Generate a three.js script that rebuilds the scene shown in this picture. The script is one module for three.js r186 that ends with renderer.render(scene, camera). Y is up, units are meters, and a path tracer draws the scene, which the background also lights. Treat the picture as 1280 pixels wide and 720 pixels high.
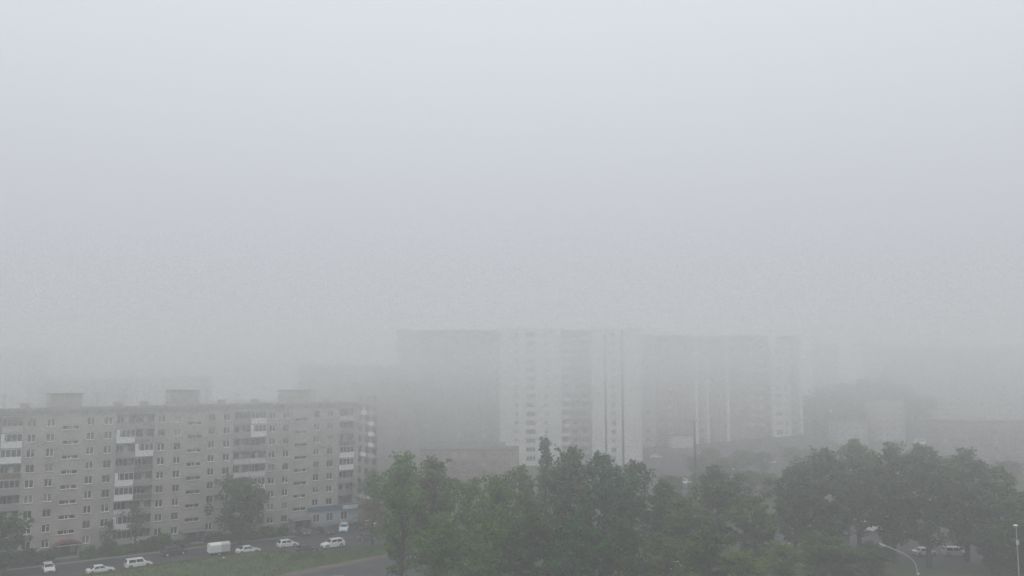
import * as THREE from 'three';
import { mergeGeometries, mergeVertices } from 'three/addons/utils/BufferGeometryUtils.js';
import { RoundedBoxGeometry } from 'three/addons/geometries/RoundedBoxGeometry.js';

// ------------------------------------------------------------------ camera, sky, sun, exposure
const scene = new THREE.Scene();
const CAM_H = 34.7;
const camera = new THREE.PerspectiveCamera(37.35, 16 / 9, 0.5, 3000);
camera.position.set(0, CAM_H, 0);
camera.rotation.x = THREE.MathUtils.degToRad(5.64);
const renderer = new THREE.WebGLRenderer({ antialias: true });
renderer.toneMapping = THREE.LinearToneMapping;
renderer.toneMappingExposure = 1.0;
renderer.shadowMap.enabled = true;
{ // an even overcast seen from inside the cloud: the zenith about twice as bright as the horizon, the same all round
  const W = 64, H = 128, d = new Float32Array(W * H * 4);
  for (let j = 0; j < H; j++) {
    const s = Math.max(0, Math.sin(((j + 0.5) / H - 0.5) * Math.PI)), L = 1.16 * (1 + 1.2 * s) / 2.2;
    for (let i = 0; i < W; i++) d.set([L * 0.955, L * 1.0, L * 1.075, 1], (j * W + i) * 4);
  }
  const t = new THREE.DataTexture(d, W, H, THREE.RGBAFormat, THREE.FloatType);
  t.mapping = THREE.EquirectangularReflectionMapping;
  t.magFilter = t.minFilter = THREE.LinearFilter;
  t.needsUpdate = true;
  scene.background = t; scene.environment = t;
}
const sun = new THREE.DirectionalLight(new THREE.Color(1, 0.98, 0.95), 1.3);
sun.position.set(-60, 170, -40);
sun.target.position.set(0, 0, -160);
sun.castShadow = true;
sun.shadow.radius = 80;
sun.shadow.mapSize.set(2048, 2048);
Object.assign(sun.shadow.camera, { left: -220, right: 220, top: 220, bottom: -220, near: 1, far: 600 });
scene.add(sun, sun.target);
scene.fog = new THREE.FogExp2(new THREE.Color(1.0, 0.997, 0.98), 0.0023);

// ------------------------------------------------------------------ helpers
let seed = 12345;
const rnd = () => { seed = (seed * 1664525 + 1013904223) >>> 0; return seed / 4294967296; };
const rr = (a, b) => a + (b - a) * rnd();
const V = (x, y, z) => new THREE.Vector3(x, y, z);
const taken = new Map();
function numbered(n) { const k = taken.get(n) || 0; taken.set(n, k + 1); return k ? `${n}_${String(k).padStart(3, '0')}` : n; }
function tag(o, label, category, group, kind) {
  if (label) o.userData.label = label;
  if (category) o.userData.category = category;
  if (group) o.userData.group = group;
  if (kind) o.userData.kind = kind;
  return o;
}
function thing(name, label, category, pos = [0, 0, 0], turn = 0, group) {
  const o = new THREE.Group(); o.name = numbered(name); o.position.set(...pos); o.rotation.y = turn;
  scene.add(o); return tag(o, label, category, group);
}
function mesh(name, geo, mat, parent = scene, pos, turn) {
  const m = new THREE.Mesh(geo, mat); m.name = parent === scene ? numbered(name) : name;
  m.castShadow = m.receiveShadow = true;
  if (pos) m.position.set(...pos);
  if (turn) m.rotation.y = turn;
  parent.add(m); return m;
}
const cache = new Map();
function memo(k, f) { if (!cache.has(k)) cache.set(k, f()); return cache.get(k); }
// box between two corners
function bx(x0, y0, z0, x1, y1, z1) {
  const g = new THREE.BoxGeometry(Math.abs(x1 - x0), Math.abs(y1 - y0), Math.abs(z1 - z0));
  g.translate((x0 + x1) / 2, (y0 + y1) / 2, (z0 + z1) / 2); return g;
}
const merge = (list) => mergeGeometries(list.map((g) => (g.index ? g.toNonIndexed() : g)));
// tileable value noise textures
function noiseTex(n, paint, srgb = true) {
  const d = new Uint8Array(n * n * 4);
  const grids = {};
  const val = (x, y, c) => { // c cells per tile
    const g = grids[c] || (grids[c] = Float32Array.from({ length: c * c }, rnd));
    const fx = (x / n) * c, fy = (y / n) * c, ix = Math.floor(fx), iy = Math.floor(fy), tx = fx - ix, ty = fy - iy;
    const sx = tx * tx * (3 - 2 * tx), sy = ty * ty * (3 - 2 * ty), at = (i, j) => g[(j % c) * c + (i % c)];
    return (at(ix, iy) * (1 - sx) + at(ix + 1, iy) * sx) * (1 - sy) + (at(ix, iy + 1) * (1 - sx) + at(ix + 1, iy + 1) * sx) * sy;
  };
  for (let y = 0; y < n; y++) for (let x = 0; x < n; x++) {
    const c = paint(x, y, (k) => val(x, y, k));
    for (let i = 0; i < 3; i++) d[(y * n + x) * 4 + i] = Math.max(0, Math.min(255, c[i] * 255));
    d[(y * n + x) * 4 + 3] = 255;
  }
  const t = new THREE.DataTexture(d, n, n);
  t.wrapS = t.wrapT = THREE.RepeatWrapping; t.magFilter = THREE.LinearFilter; t.minFilter = THREE.LinearMipmapLinearFilter; t.generateMipmaps = true;
  if (srgb) t.colorSpace = THREE.SRGBColorSpace;
  t.needsUpdate = true; return t;
}
const sized = (t, m) => { const c = t.clone(); c.repeat.set(1 / m, 1 / m); c.needsUpdate = true; return c; };
const grime = noiseTex(512, (x, y, v) => { const k = 0.80 + 0.09 * v(6) + 0.06 * v(24) + 0.05 * v(120) + 0.04 * rnd(); return [k, k, k]; });
const streak = noiseTex(512, (x, y, v) => { const k = 0.78 + 0.1 * v(5) + 0.07 * v(40) + 0.06 * v(128) * v(9) + 0.05 * ((Math.floor(y / 4) % 2) ? 1 : 0.7) * rnd(); return [k, k * 0.995, k * 0.985]; });
const speck = noiseTex(512, (x, y, v) => { const k = 0.62 + 0.2 * v(5) + 0.12 * v(22) + 0.08 * v(90) + 0.1 * rnd(); return [k, k, k * 0.99]; });
const meadow = noiseTex(512, (x, y, v) => {
  const a = 0.5 * v(6) + 0.3 * v(19) + 0.2 * v(70), dry = Math.max(0, v(9) * 0.7 + v(30) * 0.3 - 0.5) * 1.4, k = 0.65 + 0.25 * a + 0.18 * rnd();
  return [k * (0.80 + 0.26 * dry), k * 0.95, k * (0.62 + 0.18 * dry)];
});
function std(rgb, rough = 0.9, extra = {}) {
  const m = new THREE.MeshStandardMaterial({ roughness: rough, ...extra }); m.color.setRGB(...rgb); return m;
}
const M = {
  wall: std([0.49, 0.47, 0.435], 0.95, { map: sized(streak, 9) }),
  wallEnd: std([0.46, 0.44, 0.40], 0.95, { map: sized(streak, 9) }),
  white: std([0.78, 0.78, 0.76], 0.6),
  offwhite: std([0.66, 0.66, 0.63], 0.7, { map: sized(grime, 3) }),
  pvc: std([0.82, 0.82, 0.81], 0.45),
  oldframe: std([0.45, 0.42, 0.37], 0.7),
  glass: [0.018, 0.03, 0.05, 0.085].map((k) => std([k, k * 1.02, k * 1.04], 0.12)),
  curtain: std([0.22, 0.21, 0.19], 0.35),
  concrete: std([0.36, 0.35, 0.33], 0.95, { map: sized(grime, 4) }),
  darkconc: std([0.2, 0.195, 0.185], 0.95, { map: sized(grime, 4) }),
  roofing: std([0.10, 0.10, 0.10], 0.95, { map: sized(speck, 6) }),
  tin: std([0.55, 0.56, 0.56], 0.5, { metalness: 0.3 }),
  asphalt: std([0.06, 0.058, 0.055], 0.75, { map: sized(speck, 7) }),
  kerb: std([0.24, 0.23, 0.215], 0.9, { map: sized(grime, 2) }),
  grass: std([0.125, 0.15, 0.065], 0.95, { map: sized(meadow, 9) }),
  ground: std([0.10, 0.098, 0.078], 0.95, { map: sized(meadow, 23) }),
  dirt: std([0.16, 0.125, 0.10], 0.95, { map: sized(speck, 5) }),
  blue: std([0.10, 0.20, 0.30], 0.6, { map: sized(grime, 3) }),
  paleblue: std([0.42, 0.50, 0.54], 0.7, { map: sized(grime, 3) }),
  signlight: std([0.60, 0.70, 0.62], 0.5),
  redtin: std([0.19, 0.055, 0.045], 0.55, { map: sized(grime, 2) }),
  brownwood: std([0.13, 0.075, 0.055], 0.7),
  steel: std([0.42, 0.43, 0.43], 0.5, { metalness: 0.5 }),
  darksteel: std([0.05, 0.05, 0.052], 0.6),
  bark: std([0.10, 0.085, 0.07], 0.95, { map: sized(speck, 1.5) }),
  rubber: std([0.02, 0.02, 0.02], 0.9),
  lampglass: std([0.75, 0.75, 0.72], 0.25),
};
const FA = THREE.MathUtils.degToRad(36.3), CA = Math.cos(FA), SA = Math.sin(FA), OX = -84.4, OZ = -165;
const onBlock = (u, n, y = 0) => [OX + CA * u + SA * n, y, OZ - SA * u + CA * n]; // along the long block and out from its face
const softplus = (t, k) => (t > 8 * k ? t : k * Math.log(1 + Math.exp(t / k)));
const rise = (x, z) => 13 * Math.exp(-(((x - 172) / 75) ** 2) - ((z + 425) / 55) ** 2) + 0.02 * softplus(-z - 520, 30); // flat, with one wooded mound

// ------------------------------------------------------------------ ground, roads
{
  const xs = [], zs = [];
  for (let x = -900; x <= 900; x += Math.abs(x) < 260 ? 10 : 40) xs.push(x);
  for (let z = 80; z >= -900; z -= z < -420 ? 40 : 5) zs.push(z);
  const p = [], uv = [], ix = [];
  zs.forEach((z, j) => xs.forEach((x, i) => {
    p.push(x, rise(x, z) - 0.012, z); uv.push(x, z);
    if (i && j) { const a = j * xs.length + i; ix.push(a - xs.length - 1, a - xs.length, a, a - xs.length - 1, a, a - 1); }
  }));
  const g = new THREE.BufferGeometry();
  g.setAttribute('position', new THREE.Float32BufferAttribute(p, 3)); g.setAttribute('uv', new THREE.Float32BufferAttribute(uv, 2));
  g.setIndex(ix); g.computeVertexNormals();
  tag(mesh('ground', g, M.ground), 'weedy ground reaching to the far towers', 'ground', null, 'structure');
}
function sheet(name, pts, y, m, label, category, thick = 0, sub = false) { // pts in world x,z ; a flat sheet or a low slab
  const s = new THREE.Shape(pts.map(([x, z]) => new THREE.Vector2(x, -z)));
  const g = thick ? new THREE.ExtrudeGeometry(s, { depth: thick, bevelEnabled: false }) : new THREE.ShapeGeometry(s);
  g.rotateX(-Math.PI / 2); g.translate(0, y, 0);
  return tag(mesh(name, g, m), label, category, null, 'structure');
}
const bl = (list) => list.map(([u, n]) => { const [x, , z] = onBlock(u, n); return [x, z]; });
sheet('service_road', bl([[-60, 6.8], [80, 6.8], [80, 36], [60, 31], [52, 28], [36, 25.5], [31, 19.2], [12, 19.2], [-60, 20]]), 0.004, M.asphalt, 'grey asphalt service road with parked cars before the long block', 'road');
sheet('shop_forecourt', bl([[43, 0.3], [80, 0.3], [80, 6.79], [43, 6.79]]), 0.004, M.asphalt, 'grey tarmac forecourt before the blue shop front', 'forecourt');
sheet('pavement', bl([[-60, 5.9], [42.9, 5.9], [42.9, 6.79], [-60, 6.79]]), -0.01, M.kerb, 'narrow concrete pavement between the shrub bed and the service road', 'pavement', 0.14);
sheet('lower_road', bl([[-30, 60], [8, 46.5], [22, 42.5], [33, 39.8], [46, 36.6], [60, 34], [95, 30], [110, 52], [60, 58], [0, 85]]), 0.006, M.asphalt, 'dark asphalt lane below the grass strip', 'road');
sheet('dirt_verge', bl([[-2, 46.5], [8, 43.2], [22, 39.4], [33, 36.6], [46, 34.6], [60, 32.2], [60, 34], [46, 36.5], [33, 39.7], [22, 42.4], [8, 46.4], [0, 49]]), 0.01, M.dirt, 'bare brown earth verge between grass strip and lower lane', 'verge');
sheet('side_road', [[30, -112], [62, -120], [118, -140], [150, -150], [150, -161], [110, -152], [60, -133], [30, -128]], 0.005, M.asphalt, 'grey side road passing under the tall street lamps', 'road');
{ // tarmac yard below the brown tower
  const p = [], uv = [], ix = [], n = 24;
  for (let i = 0; i <= n; i++) for (let j = 0; j <= n; j++) { const z = -235 - 150 * (j / n), x = 36 + 90 * (i / n); p.push(x, rise(x, z) + 0.03, z); uv.push(x, z); if (i && j) { const q = i * (n + 1) + j; ix.push(q - n - 2, q - n - 1, q, q - n - 2, q, q - 1); } }
  const g = new THREE.BufferGeometry(); g.setAttribute('position', new THREE.Float32BufferAttribute(p, 3)); g.setAttribute('uv', new THREE.Float32BufferAttribute(uv, 2)); g.setIndex(ix); g.computeVertexNormals();
  tag(mesh('yard', g, M.asphalt), 'grey tarmac yard below the brown tower', 'yard', null, 'structure');
}
sheet('car_park', [[50, -158], [128, -160], [134, -196], [42, -196]], 0.004, M.asphalt, 'grey asphalt car park behind the big shade trees', 'car park');
{ // lawn: a low bank, domed a little, so that its near side hides the feet of the cars
  const edgeN = (u) => (u < 4 ? 19.2 : u < 12 ? 19.2 - (u - 4) * 0.1 : u < 31 ? 18.4 : u < 36 ? 18.4 + (u - 31) * 1.42 : u < 52 ? 25.5 + (u - 36) * 0.16 : 28 + (u - 52) * 0.37);
  const lowN = (u) => (u < 8 ? 43.2 - (u - 8) * 0.34 : u < 33 ? 43.2 - (u - 8) * 0.264 : 36.6 - (u - 33) * 0.16);
  const p = [], uv = [], ix = [], NU = 60, NV = 14;
  for (let i = 0; i <= NU; i++) for (let j = 0; j <= NV; j++) {
    const u = -45 + 107 * (i / NU), a = edgeN(u) + 0.05, b = lowN(u), t = j / NV, n = a + (b - a) * t;
    const bump = Math.min(1, Math.min(t, 1 - t) * 9), y = j === 0 || j === NV ? -0.03 : 0.16 + 0.62 * bump * (1 - 0.55 * t) + 0.05 * Math.sin(u * 0.9 + n) + 0.04 * Math.sin(u * 2.3 - n * 1.7);
    const [x, , z] = onBlock(u, n); p.push(x, y, z); uv.push(x, z);
    if (i && j) { const q = i * (NV + 1) + j; ix.push(q - NV - 2, q - 1, q, q - NV - 2, q, q - NV - 1); }
  }
  const g = new THREE.BufferGeometry();
  g.setAttribute('position', new THREE.Float32BufferAttribute(p, 3)); g.setAttribute('uv', new THREE.Float32BufferAttribute(uv, 2)); g.setIndex(ix); g.computeVertexNormals();
  tag(mesh('lawn', g, M.grass), 'rough green grass bank between the parked cars and the lower lane', 'lawn', null, 'structure');
  // tufts
  const tri = [];
  for (let k = 0; k < 7; k++) {
    const a = rr(0, 6.28), b = rr(0, 6.28), r = rr(0, 0.16), h = rr(0.16, 0.42), w = rr(0.03, 0.07), cx = Math.cos(a) * r, cz = Math.sin(a) * r;
    tri.push(cx - Math.cos(b) * w, 0, cz - Math.sin(b) * w, cx + Math.cos(b) * w, 0, cz + Math.sin(b) * w, cx + rr(-0.15, 0.15), h, cz + rr(-0.15, 0.15));
  }
  const tg = new THREE.BufferGeometry(); tg.setAttribute('position', new THREE.Float32BufferAttribute(tri, 3)); tg.computeVertexNormals();
  const N = 16000, im = new THREE.InstancedMesh(tg, std([1, 1, 1], 0.95, { side: THREE.DoubleSide }), N), q = new THREE.Object3D(), c = new THREE.Color();
  for (let k = 0; k < N; k++) {
    const u = rr(-20, 61), a = edgeN(u), b = lowN(u), t = rnd() < 0.3 ? rr(0, 0.1) : rnd(), n = a + 0.1 + (b - a - 0.3) * t, [x, , z] = onBlock(u, n);
    q.position.set(x, 0.12 + 0.58 * Math.min(1, Math.min(t, 1 - t) * 9) * (1 - 0.55 * t), z); q.rotation.y = rr(0, 6.28); q.scale.setScalar(rr(0.5, 1.25)); q.updateMatrix(); im.setMatrixAt(k, q.matrix);
    const patch = 0.5 + 0.5 * Math.sin(u * 0.35 + Math.sin(n * 0.8)) , dry = patch * rr(0, 1);
    c.setRGB(0.10 + 0.07 * dry, 0.135 + 0.03 * dry, 0.045 + 0.025 * dry); im.setColorAt(k, c);
  }
  im.name = 'grass_tufts'; im.castShadow = im.receiveShadow = true; scene.add(tag(im, 'uneven tufts of green grass growing on the bank', 'grass', null, 'stuff'));
}

// ------------------------------------------------------------------ long nine-storey block
const FLOORS = 9, FH = 2.8, SEC = 23.16, ROOF = 27.4;
// window of two or three lights; origin at the middle of its sill, wall face at z = 0
function windowGeo(w, h, cols, transom) {
  return memo(`w${w}_${h}_${cols}_${transom}`, () => {
    const b = 0.075, fr = [bx(-w / 2, 0, -0.2, -w / 2 + b, h, -0.12), bx(w / 2 - b, 0, -0.2, w / 2, h, -0.12), bx(-w / 2 + b, 0, -0.2, w / 2 - b, b, -0.12), bx(-w / 2 + b, h - b, -0.2, w / 2 - b, h, -0.12)];
    for (let i = 1; i < cols; i++) { const x = -w / 2 + (w * i) / cols; fr.push(bx(x - b * 0.75, b, -0.2, x + b * 0.75, h - b, -0.118)); }
    if (transom) fr.push(bx(w / 2 - w / cols + b, h * 0.68, -0.2, w / 2 - b, h * 0.68 + 0.06, -0.122));
    return { frame: merge(fr), pane: bx(-w / 2 + 0.02, 0.02, -0.19, w / 2 - 0.02, h - 0.02, -0.165), sill: bx(-w / 2 - 0.1, -0.07, -0.2, w / 2 + 0.1, -0.003, 0.13) };
  });
}
function addWindow(parent, x, y, w, h, o = {}) {
  const g = windowGeo(w, h, o.cols || 2, o.transom || false), z = o.z || 0;
  const glass = o.glass || (rnd() < 0.14 ? M.curtain : M.glass[Math.floor(rnd() * 4)]);
  const win = mesh('window', g.pane, glass, parent, [x, y, z]);
  mesh('frame', g.frame, o.frame || (rnd() < 0.72 ? M.pvc : M.oldframe), win);
  if (o.sill !== false) mesh('sill', g.sill, o.sillMat || (rnd() < 0.8 ? M.white : M.tin), win);
  return win;
}
function wallWith(parent, name, x0, y0, x1, y1, holes, m, thick = 0.4, z = 0) {
  const s = new THREE.Shape([[x0, y0], [x1, y0], [x1, y1], [x0, y1]].map(([a, b]) => new THREE.Vector2(a, b)));
  for (const [a, b, c, d] of holes) s.holes.push(new THREE.Path([[a, b], [a, d], [c, d], [c, b]].map(([p, q]) => new THREE.Vector2(p, q))));
  const g = new THREE.ExtrudeGeometry(s, { depth: thick, bevelEnabled: false }); g.translate(0, 0, z - thick);
  return mesh(name, g, m, parent);
}
const sillY = (k) => 2.1 + FH * k;
{
  const B = thing('apartment_block', 'long nine-storey grey brick apartment block with stacked balconies behind the parked cars', 'apartment block', [OX, 0, OZ], FA);
  const U0 = -37.5, U1 = 60.4, holes = [], wins = [], stairs = [], bays = [];
  for (let s = -1; s <= 2; s++) {
    const c = s * SEC;
    for (const o of s < 2 ? [-6.6, -3.45, 3.45, 6.6] : [-6.6, -3.45, 3.7, 7.0]) for (let k = 0; k < FLOORS; k++) {
      if (k === 0 && s === 2 && o > 0) continue;
      wins.push([c + o, sillY(k), Math.abs(o) < 4 ? 1.35 : 1.45, 1.45]);
    }
    for (let k = 0; k < 8; k++) stairs.push([c, 4.2 + FH * k, 2.9, 0.75]);
  }
  for (const [a, b, n] of [[-31.44, -14.89 - 0.02, 0], [-15.1, -8.1, 2], [8.1, 15.1, 2], [31.3, 38.3, 2], [55.6, 59.2, 1]].slice(1)) bays.push([a, b, n]);
  bays.push([-37.0, -31.2, 1]);
  for (const [x, y, w, h] of wins.concat(stairs)) holes.push([x - w / 2, y, x + w / 2, y + h]);
  for (const [a, b] of bays) holes.push([a, a > 50 ? 4.7 : 0.95, b, 26.7]);
  wallWith(B, 'front_wall', U0, 0, U1, ROOF, holes, M.wall);
  mesh('end_wall', bx(U1 - 0.4, 0, -12, U1, ROOF, -0.401), M.wallEnd, B);
  mesh('end_wall', bx(U0, 0, -12, U0 + 0.4, ROOF, -0.401), M.wallEnd, B);
  mesh('rear_wall', bx(U0 + 0.4, 0, -12, U1 - 0.4, ROOF, -11.6), M.wallEnd, B);
  mesh('plinth', bx(U0, 0, 0.002, U1, 0.75, 0.06), M.darkconc, B);
  const roof = mesh('roof', bx(U0 - 0.15, ROOF + 0.002, -12.2, U1 + 0.15, ROOF + 0.2, 0.3), M.roofing, B);
  mesh('roof_edge', bx(U0 - 0.2, ROOF + 0.02, 0.302, U1 + 0.2, ROOF + 0.34, 0.36), M.concrete, roof);
  mesh('cornice', bx(U0, ROOF - 0.45, 0.002, U1, ROOF - 0.05, 0.22), M.concrete, roof);
  for (const [x, y, w, h] of wins) addWindow(B, x, y, w, h, { cols: 2, transom: rnd() < 0.3 });
  for (const [x, y, w, h] of stairs) {
    const g = windowGeo(w, h, 4, false), win = mesh('stair_window', g.pane, M.glass[Math.floor(rnd() * 3)], B, [x, y, 0]);
    mesh('frame', memo('stairframe', () => { const f = [bx(-1.45, 0, -0.2, -1.38, 0.75, -0.12), bx(1.38, 0, -0.2, 1.45, 0.75, -0.12), bx(-1.38, 0.69, -0.2, 1.38, 0.75, -0.12), bx(-1.38, 0, -0.2, 1.38, 0.06, -0.12)]; for (const c of [-0.42, 0.1, 0.36]) f.push(bx(c, 0.06, -0.2, c + 0.09, 0.69, -0.116)); return merge(f); }), rnd() < 0.7 ? M.pvc : M.oldframe, win);
    mesh('sill', g.sill, M.white, win);
  }
  // floor joints
  for (let k = 1; k <= 8; k++) mesh('floor_joint', bx(U0 + 0.05, 1.2 + FH * k - 0.02, 0.002, U1 - 0.05, 1.2 + FH * k + 0.02, 0.006), M.concrete, B);
  // loggias: o open, w white glazed, g grey glazed, p open with pale parapet, d dark glazed, c white cabinet
  const looks = {
    '8.1': [['d', 'p'], ['w', 'o'], ['p', 'o'], ['W', 'b'], ['w', 'o'], ['o', 'b'], ['o', 'w'], ['w', 'o'], ['o', 'o']],
    '31.3': [['d', 'o'], ['p', 'd'], ['c', 'o'], ['g', 'W'], ['p', 'p'], ['p', 'p'], ['o', 'o'], ['o', 'w'], ['g', 'W']],
    '55.6': [['o'], ['w'], ['o'], ['o'], ['W'], ['W'], ['b'], ['o'], ['p']],
    '-15.1': [['o', 'd'], ['o', 'o'], ['d', 'p'], ['p', 'o'], ['w', 'g'], ['o', 'b'], ['w', 'W'], ['g', 'w'], ['o', 'd']],
    '-37': [['o'], ['o'], ['w'], ['p'], ['o'], ['b'], ['g'], ['o'], ['o']],
  };
  const brownP = std([0.2, 0.15, 0.12], 0.8, { map: sized(grime, 2) });
  for (const [a, b, n] of bays) {
    const y0 = a > 50 ? 4.7 : 0.95, look = looks[String(a)];
    mesh('loggia_wall', bx(a - 0.3, y0 - 0.2, -1.75, b + 0.3, 26.9, -1.55), M.wall, B);
    mesh('loggia_cheek', bx(a - 0.12, y0 - 0.1, -1.55, a - 0.002, 26.8, -0.402), M.concrete, B);
    mesh('loggia_cheek', bx(b + 0.002, y0 - 0.1, -1.55, b + 0.12, 26.8, -0.402), M.concrete, B);
    const w = (b - a) / n;
    if (n === 2) mesh('loggia_divider', bx((a + b) / 2 - 0.06, y0, -1.548, (a + b) / 2 + 0.06, 26.69, -0.05), M.concrete, B);
    for (let k = 0; k < FLOORS; k++) {
      const fy = 1.2 + FH * k;
      if (fy + 0.1 < y0 - 0.5) continue;
      for (let i = 0; i < n; i++) {
        const x0 = a + i * w + (i ? 0.065 : 0.004), x1 = a + (i + 1) * w - (i < n - 1 ? 0.065 : 0.004), st = look[k][Math.min(i, look[k].length - 1)];
        mesh('balcony_slab', bx(x0, Math.max(fy - 0.2, y0 + 0.003), -1.545, x1, fy, 0.25), M.concrete, B);
        const pm = 'wWc'.includes(st) ? M.white : st === 'p' ? M.offwhite : st === 'b' ? brownP : st === 'd' ? M.oldframe : M.concrete;
        const par = mesh('parapet', bx(x0, fy + 0.002, 0.13, x1, fy + 1.05, 0.21), pm, B);
        mesh('handrail', bx(x0, fy + 1.052, 0.11, x1, fy + 1.1, 0.23), 'wW'.includes(st) ? M.pvc : M.tin, par);
        addWindow(B, x0 + 0.95, fy + 0.85, 1.3, 1.4, { z: -1.345, sill: false });
        mesh('balcony_door', bx(x0 + 1.75, fy + 0.02, -1.545, x0 + 2.45, fy + 2.2, -1.5), rnd() < 0.5 ? M.pvc : M.brownwood, B);
        if ('wWgd'.includes(st)) {
          const fm = st === 'w' || st === 'W' ? M.pvc : st === 'g' ? M.tin : M.oldframe, top = fy + FH - 0.21, W = x1 - x0;
          const gl = mesh('glazing', bx(x0 + 0.03, fy + 1.1, 0.155, x1 - 0.03, top - 0.02, 0.175), M.glass[1 + Math.floor(rnd() * 3)], B);
          const fr = [bx(x0, fy + 1.102, 0.14, x0 + 0.08, top, 0.205), bx(x1 - 0.08, fy + 1.102, 0.14, x1, top, 0.205), bx(x0 + 0.08, top - 0.1, 0.14, x1 - 0.08, top, 0.205), bx(x0 + 0.08, fy + 1.102, 0.14, x1 - 0.08, fy + 1.17, 0.205)];
          for (let q = 1; q < 4; q++) fr.push(bx(x0 + (W * q) / 4 - 0.045, fy + 1.17, 0.145, x0 + (W * q) / 4 + 0.045, top - 0.1, 0.2));
          mesh('frame', merge(fr), fm, gl);
          if (st === 'w') mesh('side_panel', bx(x0 + 0.08, fy + 1.17, 0.2, x0 + 0.6, top - 0.1, 0.215), M.white, gl);
        }
        if (st === 'c') mesh('cabinet', bx(x1 - 1.1, fy + 0.01, -1.2, x1 - 0.1, fy + 2.1, -0.3), M.white, B);
      }
    }
    const hood = mesh('balcony_hood', bx(a, 26.45, -1.5, b, 26.6, 0.3), M.offwhite, B);
    if (a > 30 && a < 40) hood.material = M.white;
  }
  // entrances
  for (let s = -1; s <= 2; s++) {
    const c = s * SEC, red = s === 0;
    mesh('porch', bx(c - 2.1, 0, 0.062, c + 2.1, 0.25, 2.1), M.concrete, B);
    const door = mesh('door', bx(c - 0.75, 0.252, 0.062, c + 0.75, 2.3, 0.13), red ? M.brownwood : M.darksteel, B);
    mesh('handle', bx(c + 0.45, 1.15, 0.132, c + 0.5, 1.4, 0.19), M.steel, door);
    mesh('porch_wall', bx(c - 2.05, 0.252, 0.062, c - 1.85, 2.4, 1.9), red ? M.brownwood : M.concrete, B);
    mesh('porch_wall', bx(c + 1.85, 0.252, 0.062, c + 2.05, 2.4, 1.9), red ? M.concrete : M.darkconc, B);
    if (red) {
      const sh = new THREE.Shape(); sh.moveTo(-2.35, 0); sh.quadraticCurveTo(0, 1.35, 2.35, 0); sh.lineTo(2.25, -0.12); sh.quadraticCurveTo(0, 1.15, -2.25, -0.12); sh.closePath();
      const g = new THREE.ExtrudeGeometry(sh, { depth: 2.4, bevelEnabled: false, curveSegments: 16 }); g.translate(c + 0.2, 2.52, 0.062);
      const can = mesh('canopy', g, M.redtin, B);
      mesh('canopy_beam', bx(c - 2.0, 2.402, 2.2, c + 2.4, 2.52, 2.44), M.offwhite, can);
    } else {
      const can = mesh('canopy', bx(c - 2.4, 2.402, 0.062, c + 2.4, 2.75, 2.3), M.darkconc, B);
      mesh('canopy_edge', bx(c - 2.42, 2.45, 2.302, c + 2.42, 2.62, 2.34), M.tin, can);
    }
  }
  // shop front at the right end of the ground floor
  const shop = mesh('shop_front', bx(48.6, 0.95, 0.062, 60.36, 3.85, 0.3), M.paleblue, B);
  mesh('fascia', bx(48.3, 3.852, 0.062, 60.38, 4.72, 0.62), M.blue, shop);
  mesh('sign_board', bx(56.5, 3.62, 0.625, 60.3, 4.5, 0.75), M.signlight, shop);
  mesh('base', bx(48.6, 0.3, 0.062, 60.36, 0.948, 0.42), M.concrete, shop);
  for (const x of [50.2, 53.4, 56.9]) {
    const w = mesh('shop_window', bx(x - 0.8, 1.45, 0.302, x + 0.8, 3.1, 0.32), M.glass[x > 56 ? 0 : 3], shop);
    w.name = 'shop_window';
  }
  mesh('shop_window_frame', merge([50.2, 53.4, 56.9].flatMap((x) => [bx(x - 0.85, 1.38, 0.302, x + 0.85, 1.45, 0.36), bx(x - 0.85, 3.1, 0.302, x + 0.85, 3.17, 0.36), bx(x - 0.85, 1.45, 0.302, x - 0.78, 3.1, 0.36), bx(x + 0.78, 1.45, 0.302, x + 0.85, 3.1, 0.36), bx(x - 0.04, 1.45, 0.322, x + 0.04, 3.1, 0.36)])), M.pvc, shop);
  // roof houses
  for (const [x0, x1, h] of [[-26, -20.4, 3.1], [-3.4, 2.1, 3.0], [18.9, 24.5, 3.4], [43.6, 49.4, 3.1]]) {
    const r = mesh('machine_room', bx(x0, ROOF + 0.202, -7.5, x1, ROOF + h, -2.2), M.wallEnd, roof);
    r.name = 'machine_room';
    mesh('machine_room_cap', bx(x0 - 0.1, ROOF + h + 0.002, -7.6, x1 + 0.1, ROOF + h + 0.16, -2.08), M.roofing, roof);
  }
  for (const x of [-14, -8, 8.5, 13.5, 29.5, 37, 54]) mesh('vent_shaft', bx(x, ROOF + 0.202, -6.4, x + 1.6, ROOF + 1.35, -5.4), M.wallEnd, roof);
  for (const [x, h] of [[5, 3.2], [26.5, 3.6], [33, 2.6], [-11, 3], [51, 3]]) {
    const g = merge([new THREE.CylinderGeometry(0.04, 0.05, h, 6).translate(x, ROOF + 0.2 + h / 2, -4), bx(x - 0.7, ROOF + h - 0.1, -4.02, x + 0.7, ROOF + h - 0.05, -3.98), bx(x - 0.5, ROOF + h - 0.5, -4.02, x + 0.5, ROOF + h - 0.45, -3.98)]);
    mesh('aerial', g, M.darksteel, roof);
  }
}
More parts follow.
